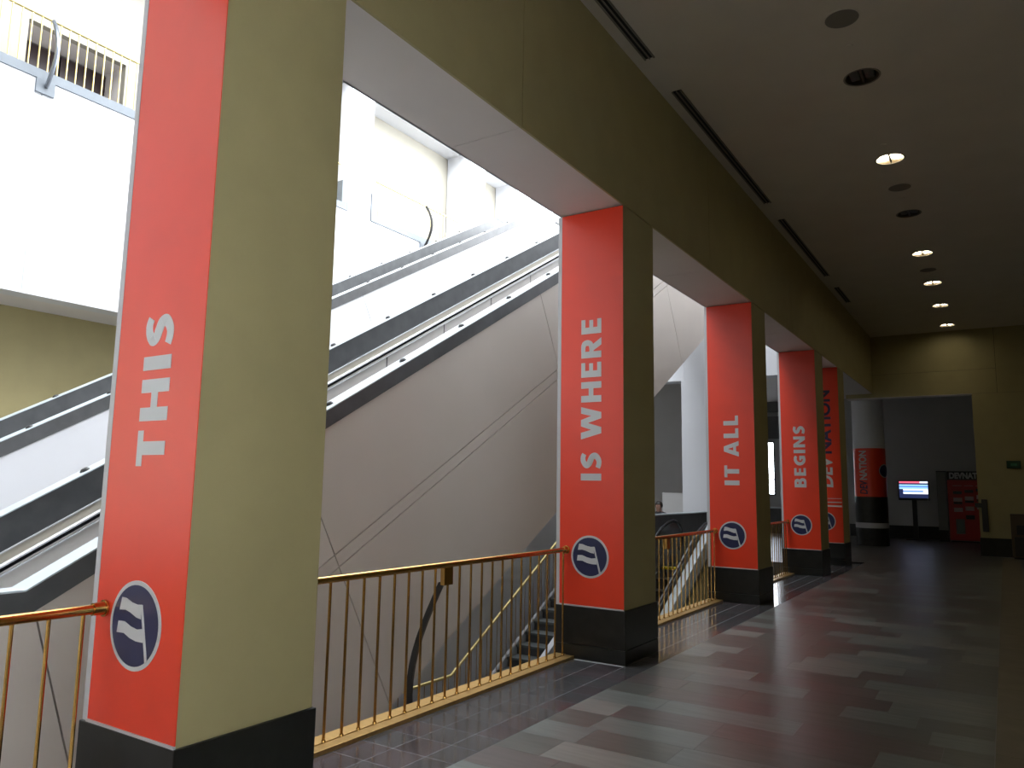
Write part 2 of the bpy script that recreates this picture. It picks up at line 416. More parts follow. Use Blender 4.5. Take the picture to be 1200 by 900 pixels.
for i, Y in enumerate(PY):
    t = thing('pillar', ((PX0 + PX1) / 2, Y + PD / 2, 0), plabel[i], 'pillar')
    obj('shaft', MB().box(PX0 + 0.004, PX1, Y, Y + PD, FB, ZS - 0.012), 'tan', t, 0.004)
    obj('atrium_facing', MB().box(PX0 - 0.004, PX0 + 0.004, Y, Y + PD, FB, ZS - 0.012), 'white', t)
    pv = 0.016
    obj('base', MB().box(PX0 - pv, PX1 + pv, Y - pv, Y + PD + pv, 0.135, FB), 'stone', t, 0.006)
    obj('plinth', MB().box(PX0 - pv, PX1 + pv, Y - pv, Y + PD + pv, 0.0, 0.132), 'stone', t, 0.003)
    wp = obj('red_wrap', MB().box(PX0 + 0.036, PX1 - 0.001, Y - 0.004, Y, FB + 0.012, ZS - 0.014), 'red', t)
    obj('corner_trim', MB().box(PX0 - 0.004, PX0 + 0.036, Y - 0.006, Y, FB + 0.002, ZS - 0.014), 'trimw', t)
    obj('base_trim', MB().box(PX0 + 0.036, PX1 + 0.002, Y - 0.012, Y, FB, FB + 0.012), 'trimw', t)
    yf = Y - 0.004
    def place(a, b, d, yf=yf, z0=1.715): return Vector((-3.325 - b, yf - 0.002 * d, z0 + a))
    if words[i]:
        sign_text('lettering', words[i], 'letter', wp, wlen[i], 0.225, place)
    else:
        text_mesh('lettering', 'DEV', 'letter', wp, 0.72, 0.27, lambda a, b, d: Vector((-3.265 - b, yf - 0.002 * d, 1.735 + a)), 0.03, 0.1)
        text_mesh('lettering', 'NATION', 'navy', wp, 1.46, 0.27, lambda a, b, d: Vector((-3.265 - b, yf - 0.002 * d, 2.50 + a)), 0.03)
        for k in range(3):
            obj('caption_line', MB().box(-3.62, -3.10, yf - 0.002, yf, 1.30 + 0.09 * k, 1.335 + 0.09 * k - 0.012 * k), 'letter', wp)
    lg = obj('logo_rim', MB().disc_y(-3.448, 0.976, 0.204, yf - 0.003, yf), 'letter', t)
    obj('logo_field', MB().disc_y(-3.448, 0.976, 0.184, yf - 0.0045, yf - 0.003), 'navy', lg)
    flag_part(lg, -3.448, 0.976, 0.204, yf - 0.0045)

# ------------------------------------------------------------------ brass railings between the pillars
rlabel = ['brass railing that stops at the pillar printed THIS on its red face', 'brass railing between the pillars printed THIS and IS WHERE',
          'brass railing between the pillars printed IS WHERE and IT ALL', 'brass railing between the pillars printed IT ALL and BEGINS']
spans = [(-1.5, PY[0]), (PY[0] + PD, PY[1]), (PY[1] + PD, PY[2]), (PY[2] + PD, PY[3])]
bal_me = shared('baluster', MB().tube([(0, 0, 0.03), (0, 0, 1.02)], 0.0095, 8), 'brass', 0, True)
foot_me = shared('baluster_foot', MB().lathe([(0.0, 0.042), (0.013, 0.042), (0.016, 0.03)], 0, 0, 10), 'brass', 0, True)
RX, RZ = -3.705, 1.031
for i, (a, b) in enumerate(spans):
    a2, b2 = a + (0.017 if i else 0), b - 0.018
    t = thing('brass_railing', (RX, (a + b) / 2, 0), rlabel[i], 'railing')
    mid = (a + b) / 2
    obj('base_plate', MB().box(-3.695, -3.605, a2, mid - 0.002, -0.012, 0.028).box(-3.695, -3.605, mid + 0.002, b2, -0.012, 0.028), 'brass_plate', t, 0.003)
    obj('back_plate', MB().box(-3.815, -3.697, a2, mid - 0.002, -0.012, 0.034).box(-3.815, -3.697, mid + 0.002, b2, -0.012, 0.034), 'brass_plate', t, 0.003)
    obj('top_rail', MB().tube([(RX, a + 0.002, RZ), (RX, mid, RZ), (RX, b - 0.008, RZ)], 0.0235, 16), 'brass', t, 0, True)
    for e, sgn in ((b, -1),) + (((a, 1),) if i else ()):
        obj('flange', MB().tube([(RX, e + sgn * 0.008, RZ), (RX, e + sgn * 0.018, RZ)], 0.04, 20), 'brass', t, 0, True)
        obj('collar', MB().tube([(RX, e + sgn * 0.018, RZ), (RX, e + sgn * 0.03, RZ), (RX, e + sgn * 0.07, RZ)], [0.033, 0.031, 0.03], 20), 'brass', t, 0, True)
    y = mid
    ys = []
    n = int((b - a) / 2 / 0.1555)
    for k in range(-n, n + 1):
        yb = mid + 0.0 + k * 0.1555
        if a2 + 0.03 < yb < b2 - 0.03: ys.append(yb)
    for yb in ys:
        o = piece('baluster', bal_me, (RX, yb, 0), t)
        ORIG[o.name] = Vector((RX, yb, 0))
        piece('foot', foot_me, (RX, yb, 0), o)
    obj('brace_block', MB().box(RX - 0.03, RX + 0.012, mid - 0.055, mid + 0.055, 0.875, RZ - 0.01), 'brass', t, 0.004)
    pth = []
    for k in range(11):
        u = k / 10
        pth.append((RX - 0.03 - 0.30 * math.sin(u * math.pi * 0.62), mid + 0.005, 0.90 - 1.12 * u))
    mbb = MB()
    n0 = 0
    for x, yb, z in pth: mbb.v += [(x, yb - 0.012, z), (x, yb + 0.012, z), (x - 0.055, yb + 0.012, z - 0.01), (x - 0.055, yb - 0.012, z - 0.01)]
    for k in range(10):
        c = 4 * k
        for q in range(4): mbb.f.append((c + q, c + (q + 1) % 4, c + 4 + (q + 1) % 4, c + 4 + q))
    mbb.f += [(0, 3, 2, 1), (40, 41, 42, 43)]
    obj('curved_brace', mbb, 'iron', t, label='black curved iron brace')
struct('trim_2', MB().box(-3.838, -3.82, -6, 18.5, -0.5, -0.012), 'white')

# ------------------------------------------------------------------ escalators to the upper floor
def escalator(Xn, Xf, label, cladm, capm, darkm, path, joints_u, kbot, rows, knobs, panels_inner=True):
    t = thing('escalator', ((Xn + Xf) / 2, 2.0, 0), label, 'escalator')
    y0, z0 = path[1]; y1, z1 = path[2]
    ctop = z0 - S * y0                         # z = S*y + ctop on the parapet top
    # backing sheet and cladding panels
    lowz = -4.98
    def lineat(k, y): return S * y + ctop - k
    back = [(path[0][0], z0 - 0.1), (y0, z0 - 0.1), (y1, z1 - 0.1), (path[3][0], z1 - 0.1), (path[3][0], z1 - kbot + 0.55), (y1 + 0.9, z1 - kbot + 0.55),
            (2.6, lineat(kbot, 2.6)), (2.6, lowz), (path[0][0], lowz)]
    obj('backing', MB().prism_x(back, Xn - 0.06, Xn - 0.03), 'joint', t)
    tu = (0.874, 0.486)
    def pt(k, u):                               # point on the slope line k below the parapet, at joint distance u
        y = (u - tu[1] * (ctop - k)) / (tu[0] + tu[1] * S); return (y, lineat(k, y))
    g = 0.006
    for (ka, kb) in rows:
        us = joints_u
        for ua, ub in zip(us, us[1:]):
            A = pt(ka + g, ua + g); B = pt(ka + g, ub - g); C = pt(kb - g, ub - g); D = pt(kb - g, ua + g)
            if ua == us[0]:
                def seam(k):                    # slope line k meets the raking seam y = y0 + .03 + .3*(z0 - z)
                    y = (y0 + 0.03 + 0.3 * (z0 - ctop + k)) / (1 + 0.3 * S); return (y + g, lineat(k, y + g))
                A = seam(ka + g); D = seam(kb - g)
            obj('cladding_panel', MB().prism_x([A, B, C, D], Xn - 0.03, Xn), cladm, t)
    za = z0 - rows[0][0]; zt = z1 - rows[0][0]
    yt = y1 - 0.02
    obj('cladding_panel', MB().prism_x([(yt, zt - 0.03), (path[3][0], zt - 0.03), (path[3][0], zt - 1.6), (yt, zt - 1.6)], Xn - 0.034, Xn - 0.004), cladm, t)
    obj('cladding_panel', MB().prism_x([(path[0][0], za), (y0 + 0.03 + 0.3 * (z0 - za) - g, za), (y0 + 0.03 + 0.3 * (z0 - za + 2.85) - g, za - 2.85), (2.6, lowz + 0.02), (path[0][0], lowz + 0.02)], Xn - 0.03, Xn), cladm, t)
    obj('underside', MB().prism_x([(2.6, lineat(kbot, 2.6)), (y1 + 0.9, lineat(kbot, y1 + 0.9)), (y1 + 0.9, lineat(kbot, y1 + 0.9) + 0.05), (2.6, lineat(kbot, 2.6) + 0.05)], Xf - 0.16, Xn - 0.06), cladm, t)
    obj('outer_wall', MB().sweep(path, Xf - 0.19, Xf - 0.16, -3.2, -0.3), cladm, t)
    # near parapet
    obj('parapet', MB().sweep(path, Xn - 0.17, Xn + 0.012, -rows[0][0], -0.012), darkm, t)
    cap = obj('parapet_cap', MB().sweep(path, Xn - 0.175, Xn + 0.016, -0.012, 0.0), capm, t)
    # far parapet with its inward face
    obj('parapet', MB().sweep(path, Xf - 0.16, Xf, -0.32, -0.012), darkm, t)
    cap2 = obj('parapet_cap', MB().sweep(path, Xf - 0.165, Xf + 0.01, -0.012, 0.0), capm, t)
    kme = shared('knob', MB().lathe([(0.0, 0.035), (0.03, 0.03), (0.045, 0.012), (0.05, 0.0)], 0, 0, 10), 'iron', 0, True)
    for cx, cpo, st in ((Xn - 0.08, cap, knobs[0]), (Xf - 0.08, cap2, knobs[1])):
        yk = st
        while yk < y1 - 0.2:
            o = piece('stop_knob', kme, (cx, yk, lineat(0, yk)), cpo); o.rotation_euler.x = math.atan(S); o.scale = (0.7, 1.0, 0.8)
            yk += 1.015
    obj('upper_lining', MB().sweep(path, Xf - 0.02, Xf - 0.005, -0.95, -0.32), 'cream', t)
    obj('lining_bead', MB().sweep(path, Xf - 0.01, Xf + 0.012, -0.335, -0.32), 'bead', t)
    for hx, sg in ((Xf + 0.25, 1), (Xn - 0.36, -1)):
        obj('handrail', MB().sweep(path, hx - 0.04, hx + 0.04, -0.392, -0.362), 'rubber', t, 0.0)
        obj('handrail_edge', MB().sweep(path, hx - 0.03, hx + 0.03, -0.362, -0.348), 'bead', t)
        obj('handrail_guide', MB().sweep(path, hx - 0.03, hx + 0.03, -0.412, -0.392), 'greypanel', t)
        obj('skirt_bead', MB().sweep(path, hx - 0.045, hx + 0.045, -0.432, -0.418), 'bead', t)
        bal = obj('balustrade', MB().sweep(path, hx - 0.02, hx + 0.02, -1.25, -0.425), 'joint', t)
        L = path[0][0]; pth = []
        yk = y0 + 0.2
        while yk < y1 - 0.3:
            a, b = yk + 0.012, yk + 1.205
            obj('balustrade_panel', MB().sweep([(a, lineat(0, a)), (b, lineat(0, b))], hx + 0.02 * (sg if sg > 0 else 1) , hx + 0.026, -1.2, -0.434), 'greypanel', bal)
            yk += 1.217
    # steps
    mb = MB(); ys = y0 + 0.3
    while ys < y1 - 0.1:
        z = lineat(1.2, ys); mb.box(Xf + 0.29, Xn - 0.40, ys, ys + 0.40, z - 0.35, z); ys += 0.40
    obj('steps', mb, 'step', t)
    obj('landing_plate', MB().box(Xf + 0.02, Xn - 0.2, path[0][0], y0 + 0.3, 0.0, 0.02), 'chrome', t)
    return t
PATH = [(-3.0, 0.955), (2.47, 0.955), (17.75, 9.45), (20.6, 9.45)]
escalator(-5.2, -7.14, 'long escalator with beige grey cladding beside the brass railings', 'clad', 'cap', 'coping', PATH,
          [2.5, 4.95, 9.71, 14.42, 20.6], 3.42, [(0.175, 1.43), (1.43, 1.575), (1.575, 3.42)], (5.03 - 1.015 * 2, 6.90 - 1.015 * 4))
escalator(-10.5, -12.1, 'white clad escalator running against the far balcony wall', 'white', 'cap', 'coping', PATH,
          [2.5, 7.3, 12.0, 16.7, 20.6], 3.42, [(0.21, 3.42)], (9.96 - 1.015 * 5, 9.0 - 1.015 * 5))

# ------------------------------------------------------------------ escalator coming up from the lower floor
t = thing('escalator', (-5.8, 15.0, 0), 'descending escalator with dark steps and a yellow comb at its landing', 'escalator')
p3 = [(8.2, -3.47), (16.18, 0.966), (18.4, 0.966)]
obj('side_deck', MB().sweep(p3, -5.36, -5.2, -0.34, 0.0), 'cap', t)
obj('side_strip', MB().sweep(p3, -5.35, -5.205, -0.47, -0.34), 'iron', t)
for a, b in ((8.2, 12.0), (12.0, 15.3), (15.3, 16.18)):
    za, zb = -3.47 + S * (a - 8.2), -3.47 + S * (b - 8.2)
    obj('cladding_panel', MB().prism_x([(a + .005, za - 0.47), (b - .005, zb - 0.47), (b - .005, zb - 1.9), (a + .005, za - 1.9)], -5.24, -5.21), 'tan', t)
stm = shared('step', MB().box(-0.37, 0.37, 0, 0.36, -0.3, 0).box(-0.37, 0.37, -0.02, 0.0, -0.03, 0.0), 'step')
for k in range(20):
    piece('step', stm, (-5.80, 15.55 - 0.36 * (k + 1), -0.2 * (k + 1)), t)
obj('comb_strip', MB().box(-6.17, -5.43, 15.50, 15.66, -0.03, 0.012), 'yellow', t, label='yellow comb strip')
obj('landing_plate', MB().box(-6.17, -5.43, 15.66, 18.5, -0.2, 0.008), 'chrome', t)
rail3 = [(y, 0.8 + S * (y - 15.6)) for y in (9.0, 12.0, 14.5, 15.2)] + [(15.6, 0.78), (16.0, 0.90), (16.35, 0.945), (16.62, 0.90), (16.80, 0.78), (16.88, 0.6), (16.85, 0.42), (16.7, 0.3)]
for hx in (-6.24, -5.40):
    gl = obj('glass_balustrade', MB().prism_x([(9.0, -3.67)] + [(y, z - 0.02) for y, z in rail3] + [(16.6, 0.02), (15.6, 0.02)], hx - 0.006, hx + 0.006), 'glass', t)
    obj('handrail', MB().tube([(hx, y, z) for y, z in rail3], 0.036, 10), 'rubber', t, 0, True)
o = thing('parapet_wall', (-6.5, 16.5, 0), 'charcoal parapet wall with pale cap beyond the descending escalator', 'wall')
obj('body', MB().box(-6.56, -6.42, 12.5, 19.2, -1.4, 1.055), 'coping', o, 0.004)
obj('cap', MB().box(-6.58, -6.40, 12.5, 19.2, 1.055, 1.085), 'cap', o, 0.004)

# ------------------------------------------------------------------ staircase from the lower floor
t = thing('staircase', (-7.2, 10.0, -5.0), 'slate staircase rising beneath the escalator from the lower floor', 'stairs')
XA, XB = -6.80, -7.55
zs = lambda y: S * (y - 14.1)
trm = shared('tread', MB().box(-0.375, 0.375, -0.02, 0.31, -0.045, 0.0), 'tread', 0.006)
rsm = shared('riser', MB().box(-0.37, 0.37, 0.0, 0.02, -0.175, -0.045), 'coping')
n = 0; run = 0.30; rise = run * S
y = 14.1; z = 0.0
while y > 10.2:
    y -= run; z -= rise
    piece('tread', trm, ((XA + XB) / 2, y, z), t); piece('riser', rsm, ((XA + XB) / 2, y + 0.005, z), t)
zl = z - rise
obj('landing', MB().box(XB - 0.1, XA + 0.05, 6.0, y + 0.02, zl - 0.2, zl), 'tread', t)
obj('stringer', MB().sweep([(y - 0.1, zs(y - 0.1)), (14.1, 0.0)], XA, XA + 0.10, -0.25, 0.20), 'white', t, label='white sloping stringer')
obj('stringer', MB().sweep([(y - 0.1, zs(y - 0.1)), (14.1, 0.0)], XB - 0.06, XB, -0.35, 0.02), 'white', t)
hp = [(6.0, zl + 0.99), (y - 0.15, zl + 0.99), (14.0, zs(14.0) + 0.93)]
obj('handrail', MB().tube([(XB, a, b) for a, b in hp], 0.026, 10), 'brass_pale', t, 0, True)
sb = shared('baluster', MB().tube([(0, 0, 0), (0, 0, 0.92)], 0.006, 6), 'brass', 0, True)
yb = 7.0
while yb < 13.95:
    zz = zl + 0.04 if yb < y - 0.15 else zs(yb)
    piece('baluster', sb, (XB, yb, zz), t); yb += 0.15
# white wall behind the stairs
wl = struct('wall_stairwell', MB().prism_x([(1.2, -5.0), (16.4, -5.0), (16.4, S * 16.4 - 3.87), (1.2, S * 1.2 - 3.87)], -7.90, -7.76), 'joint')
for k in range(4):
    a, b = 1.2 + 3.8 * k + 0.005, 1.2 + 3.8 * (k + 1) - 0.005
    f = lambda y, o: S * y - 3.87 - o
    for o0, o1 in ((0.02, 0.62), (0.63, 0.80)):
        obj('wall_panel', MB().prism_x([(a, f(a, o1)), (b, f(b, o1)), (b, f(b, o0)), (a, f(a, o0))], -7.76, -7.745), 'white', wl)
    obj('wall_panel', MB().prism_x([(a, -5.0), (b, -5.0), (b, max(f(b, 0.81), -4.9)), (a, max(f(a, 0.81), -4.9))], -7.76, -7.745), 'white', wl)

# ------------------------------------------------------------------ far side of the atrium
XFW = -14.0
fw_ = struct('wall_left', MB().box(XFW - 0.4, XFW - 0.02, -6, 31.5, 4.80, 8.68), 'white')
fy = [-6, 1.36, 6.115, 10.87, 15.62, 20.37, 25.1, 31.5]
for a, b in zip(fy, fy[1:]):
    obj('fascia_panel', MB().box(XFW - 0.02, XFW, a + 0.004, b - 0.004, 4.80, 8.68), 'white', fw_)
struct('wall_ground_left', MB().box(XFW - 1.5, XFW - 1.3, -6, 24.0, -0.4, 8.3), 'tan')
struct('trim_4', MB().box(XFW - 1.3, XFW - 0.4, -6, 24.0, 4.80, 4.9), 'soffit')
XT = -14.92
DY0, DY1, DZ = 6.17, 8.06, 10.22
struct('wall_balcony', MB().box(XT - 0.15, XT, -6, DY0, 8.5, 15.5).box(XT - 0.15, XT, DY1, 31.5, 8.5, 15.5).box(XT - 0.15, XT, DY0, DY1, DZ, 15.5), 'tan_far')
struct('floor_balcony', MB().box(-18, XFW - 0.4, -6, 31.5, 8.3, 8.5), 'floor_plain')
struct('trim_3', MB().box(XT, XFW - 0.03, -6, 31.5, 12.35, 12.6), 'white')
# deep door recess
struct('wall_recess', MB().box(XT - 0.80, XT - 0.15, DY0 - 0.1, DY0, 8.5, 10.4).box(XT - 0.80, XT - 0.15, DY1, DY1 + 0.1, 8.5, 10.4).box(XT - 0.80, XT - 0.15, DY0 - 0.1, DY1 + 0.1, DZ, DZ + 0.2), 'soffit')
d = struct('door_1', MB().box(XT - 0.85, XT - 0.80, DY0, DY1, 8.5, DZ), 'grey_dark')
for k in range(2):
    a = DY0 + 0.02 + k * (DY1 - DY0) / 2; b = a + (DY1 - DY0) / 2 - 0.03
    lf = obj('door_leaf', MB().box(XT - 0.80, XT - 0.75, a, b, 8.51, DZ - 0.05), 'door', d, 0.004)
    obj('handle', MB().box(XT - 0.75, XT - 0.71, (b - 0.12) if k == 0 else (a + 0.08), (b - 0.08) if k == 0 else (a + 0.12), 9.4, 9.7), 'chrome', lf)
# pilasters
plist = [(13.64, 14.48, 'beside the upstand of the long balcony railing'), (18.94, 19.82, 'at the end of the short balcony railing'), (21.78, 22.7, 'furthest along the balcony, past the short railing')]
for a, b, wd in plist:
    o = thing('pilaster', (-14.4, (a + b) / 2, 8.7), 'tall white pilaster ' + wd, 'pilaster')
    obj('shaft', MB().box(XT + 0.02, XFW + 0.002, a, b, 8.72, 15.4), 'white', o)
    obj('foot', MB().box(XFW - 0.3, XFW + 0.001, a, b, 8.682, 8.72), 'white', o)
# balcony railings
ub = shared('baluster', MB().tube([(0, 0, 8.84), (0, 0, 9.87)], 0.014, 6), 'brass_pale', 0, True)
def balcony(a, b, label, braces, ups):
    X = XFW - 0.05
    t = thing('balcony_railing', (X, (a + b) / 2, 8.68), label, 'railing')
    obj('top_rail', MB().tube([(X, a, 9.885), (X, (a + b) / 2, 9.885), (X, b, 9.885)], 0.026, 10), 'brass_pale', t, 0, True)
    obj('coping', MB().box(XFW - 0.2, XFW + 0.02, a - 0.24, b + 0.24, 8.682, 8.86), 'coping_grey', t, 0.004)
    for u in ups:
        obj('upstand', MB().box(XFW - 0.2, XFW + 0.02, u - 0.10, u + 0.10, 8.86, 9.45), 'coping_grey', t, 0.004)
    y = a + 0.1
    while y < b - 0.03:
        o = piece('baluster', ub, (X, y, 0), t); y += 0.163
    for yb in braces:
        br = obj('brace_plate', MB().box(XFW + 0.0, XFW + 0.04, yb - 0.16, yb + 0.16, 8.42, 8.684), 'coping_grey', t, 0.005)
        pth = []
        for k in range(9):
            u = k / 8; pth.append((XFW + 0.03 + 0.30 * math.sin(u * math.pi * 0.9 + 0.1), yb, 8.55 + 1.25 * u))
        obj('curved_brace', MB().tube(pth, 0.038, 8), 'steel' if yb < 10 else 'iron', t, 0, True)
balcony(-5.0, 13.36, 'long pale brass balcony railing in front of the dark door', [6.15], [13.51])
balcony(14.74, 18.68, 'short pale brass balcony railing between two white pilasters', [16.72], [14.60])
# atrium enclosure out of view
struct('ceiling_added_shade', MB().box(-16, PX0, -6.2, 2.0, 15.5, 15.7).box(-16, -11.6, 2.0, 31.5, 15.5, 15.7), 'white')  # unseen roof, added and sized to shade the first pillar and far wall
struct('wall_back_added', MB().box(-14.4, PX0, -6.2, -6.0, -5.3, 15.5), 'white')  # unseen wall, invented to close off light behind the camera
struct('wall_lower_left', MB().box(-14.6, -14.4, -6, 20, -5.3, -0.4), 'white')
struct('wall_lower_right_added', MB().box(-3.45, -3.25, -6, 20, -5.0, -0.45), 'soffit')  # unseen wall added to stop sky light leaking in under the floor
struct('wall_lower_end', MB().box(-14.4, -3.25, 19.8, 20.0, -5.0, -0.45), 'white')

# ------------------------------------------------------------------ end of the atrium and lobby behind it
e = struct('wall_end_atrium', MB().box(-14.4, PX0, 19.32, 19.8, ZS, 8.5), 'white')
for a, b in ((-14.4, -10.2), (-10.2, -7.0), (-7.0, -3.84)):
    obj('wall_panel', MB().box(a + 0.004, b - 0.004, 19.30, 19.32, ZS, 8.5), 'white', e)
o = thing('white_column', (-6.75, 19.6, 0), 'square white column standing at the end of the charcoal parapet', 'column')
obj('shaft', MB().box(-7.09, -6.40, 19.3, 19.8, 0.0, ZS), 'white', o, 0.004)
o = thing('low_wall', (-7.3, 20.6, 0), 'low grey block wall next to the square white column', 'wall')
obj('body', MB().box(-8.1, -7.30, 20.45, 20.75, 0, 1.5), 'grey_wall', o, 0.004)
obj('top', MB().box(-8.11, -7.29, 20.44, 20.76, 1.5, 1.53), 'grey_wall', o, 0.004)
struct('wall_lobby_screen', MB().box(-14.4, -8.6, 23.8, 24.0, 0, 5.2), 'grey_wall')
struct('ceiling_lobby', MB().box(-14.6, PX0, 19.8, 31.5, 5.2, 5.3).box(PX0, XR, YE + 0.4, 31.5, 5.2, 5.3), 'soffit')
WX0, WX1 = -8.45, -7.70
struct('wall_far', MB().box(-14.4, WX0, 31.5, 31.8, 0, 5.2).box(WX1, XR, 31.5, 31.8, 0, 5.2).box(WX0, WX1, 31.5, 31.8, 0, 1.45).box(WX0, WX1, 31.5, 31.8, 3.6, 5.2), 'grey_wall')
struct('wall_far_band', MB().box(-9.6, -6.2, 31.38, 31.5, 3.7, 4.6).box(-9.6, -6.2, 31.38, 31.5, 4.78, 5.2), 'grey_dark')
struct('baseboard_far', MB().box(-5.0, -2.0, 31.46, 31.5, 0, 0.45), 'stone')
wn = struct('window_1', MB().box(WX0, WX0 + 0.05, 31.5, 31.6, 1.45, 3.6).box(WX1 - 0.05, WX1, 31.5, 31.6, 1.45, 3.6).box(WX0, WX1, 31.5, 31.6, 1.45, 1.5).box(WX0, WX1, 31.5, 31.6, 3.55, 3.6).box(WX0, WX1, 31.5, 31.6, 2.05, 2.1), 'black')
obj('pane', MB().box(WX0 + 0.05, WX1 - 0.05, 31.55, 31.56, 2.1, 3.55), 'pane', wn)
obj('pane', MB().box(WX0 + 0.05, WX1 - 0.05, 31.55, 31.56, 1.5, 2.05), 'pane', wn)
o = thing('counter', (-8.0, 30.9, 0), 'dark counter under the bright lobby window', 'counter')
obj('body', MB().box(-9.4, -6.4, 30.6, 31.2, 0, 0.95), 'coping', o, 0.005)
obj('top', MB().box(-9.45, -6.35, 30.55, 31.25, 0.95, 1.0), 'cap', o, 0.005)
def window(name, x0, x1, y0, y1, z0, z1, nx):
    mb = MB(); L = (y1 - y0) / nx
    for k in range(nx + 1):
        yk = y0 + L * k; mb.box(x0, x1, max(yk - 0.03, y0), min(yk + 0.03, y1), z0, z1)
    mb.box(x0, x1, y0, y1, z0, z0 + 0.06).box(x0, x1, y0, y1, z1 - 0.06, z1)
    wn = struct(name, mb, 'black'); xm = (x0 + x1) / 2
    for k in range(nx): obj('pane', MB().box(xm - 0.004, xm + 0.004, y0 + L * k + 0.03, y0 + L * (k + 1) - 0.03, z0 + 0.06, z1 - 0.06), 'pane', wn)
    return wn
W2 = (-2.8, 1.4, 1.4, 3.6)
struct('wall_right', MB().box(XR, XR + 0.2, YB, W2[0], -0.45, 6.3).box(XR, XR + 0.2, W2[1], 31.8, -0.45, 6.3).box(XR, XR + 0.2, W2[0], W2[1], -0.45, W2[2]).box(XR, XR + 0.2, W2[0], W2[1], W2[3], 6.3), 'tan')
window('window_right_offscreen', XR + 0.06, XR + 0.12, *W2, 4)

struct('wall_behind', MB().box(PX0, XR, YB - 0.2, YB, -0.45, 6.3), 'tan')
struct('wall_left_lobby', MB().box(-14.9, -14.62, 19.3, 31.8, 0, 5.3), 'grey_wall')

# end wall of the corridor with its wide opening
JX = -0.60
hd = struct('wall_end', MB().box(PX0, XR, YE + 0.02, YE + 0.4, 4.38, 6.3).box(JX, XR, YE + 0.02, YE + 0.4, 0, 4.38), 'joint')
obj('header_panel', MB().box(PX1 + 0.0, -0.02, YE, YE + 0.02, 5.05, ZC), 'tan', hd)
obj('header_panel', MB().box(PX0, -0.02, YE, YE + 0.02, 4.38, 5.042), 'tan', hd)
obj('header_panel', MB().box(-0.012, XR, YE, YE + 0.02, 4.38, ZC), 'tan', hd)
obj('jamb_panel', MB().box(JX, XR, YE, YE + 0.02, 0.48, 4.374), 'tan', hd)
obj('jamb_panel', MB().box(JX - 0.015, JX, YE, YE + 0.4, 0.48, 4.374), 'tan', hd)
obj('header_soffit', MB().box(PX0, JX, YE, YE + 0.4, 4.365, 4.38), 'soffit', hd)
struct('baseboard_end', MB().box(JX - 0.02, XR, YE - 0.015, YE, 0, 0.48).box(JX - 0.03, JX - 0.015, YE - 0.015, YE + 0.4, 0, 0.48), 'stone')

# ------------------------------------------------------------------ round column
cx, cy, cr = -3.55, 26.45, 0.46
t = thing('round_column', (cx, cy, 0), 'round column with a red DEVNATION band above its black base', 'column')
obj('shaft', MB().lathe([(cr, 3.0), (cr, 5.2)], cx, cy, 48), 'white', t, 0, True)
rb = obj('red_band', MB().lathe([(cr - 0.01, 1.5), (cr + 0.004, 1.5), (cr + 0.004, 3.0), (cr - 0.01, 3.0)], cx, cy, 48), 'red', t, 0, True)
obj('black_base', MB().lathe([(cr + 0.01, 0.70), (cr + 0.01, 1.5), (cr - 0.02, 1.5)], cx, cy, 48), 'stone', t, 0, True)
obj('white_ring', MB().lathe([(cr + 0.016, 0.54), (cr + 0.016, 0.70)], cx, cy, 48), 'trimw', t, 0, True)
obj('black_base', MB().lathe([(cr + 0.01, 0.0), (cr + 0.01, 0.54)], cx, cy, 48), 'stone', t, 0, True)
def onround(a, b, d, z0=1.58, ang0=-1.62):
    ang = ang0 - b / cr
    r = cr + 0.016 + 0.003 * d
    return Vector((cx + r * math.cos(ang), cy + r * math.sin(ang), z0 + a))
text_mesh('lettering', 'DEV', 'navy', rb, 0.42, 0.23, onround, 0.02, 0.1)
text_mesh('lettering', 'NATION', 'letter', rb, 0.90, 0.23, lambda a, b, d: onround(a + 0.44, b, d), 0.03)
def disc_round(r, d0, m):
    mb = MB(); seg = 28; ang0 = -0.42
    mb.v = []
    for k in range(seg):
        q = 2 * math.pi * k / seg; ang = ang0 + r * math.cos(q) / cr
        rr = cr + d0; mb.v.append((cx + rr * math.cos(ang), cy + rr * math.sin(ang), 2.3 + r * math.sin(q)))
    mb.v.append((cx + (cr + d0 + 0.002) * math.cos(ang0), cy + (cr + d0 + 0.002) * math.sin(ang0), 2.3))
    mb.f = [(k, (k + 1) % seg, seg) for k in range(seg)]
    return obj('logo_disc', mb, m, rb)
disc_round(0.21, 0.018, 'letter'); disc_round(0.185, 0.024, 'navy')

# ------------------------------------------------------------------ information screen on its post
sx, sy = -2.71, 30.6
t = thing('information_screen', (sx, sy, 0), 'lit information screen on a black post', 'screen')
obj('foot_plate', MB().box(sx - 0.3, sx + 0.3, sy - 0.22, sy + 0.22, 0, 0.025), 'black', t, 0.005)
obj('post', MB().box(sx - 0.075, sx + 0.075, sy - 0.04, sy + 0.04, 0.025, 1.45), 'black', t, 0.005)
hs = obj('housing', MB().box(sx - 0.49, sx + 0.49, sy - 0.11, sy - 0.04, 1.38, 2.07), 'black', t, 0.01)
yf = sy - 0.112
def band(x0, x1, z0, z1, m, nm='display_band'): obj(nm, MB().box(sx + x0, sx + x1, yf - 0.002, yf + 0.002, z0, z1), m, hs)
band(-0.45, 0.45, 1.46, 1.60, 's_dark', 'display_field')
band(-0.45, 0.20, 1.98, 2.04, 's_red'); band(0.20, 0.45, 1.98, 2.04, 's_white')
band(-0.45, 0.45, 1.93, 1.98, 's_dark')
band(-0.45, 0.45, 1.885, 1.93, 's_sky'); band(-0.45, 0.45, 1.83, 1.885, 's_blue'); band(-0.45, 0.45, 1.77, 1.83, 's_sky')
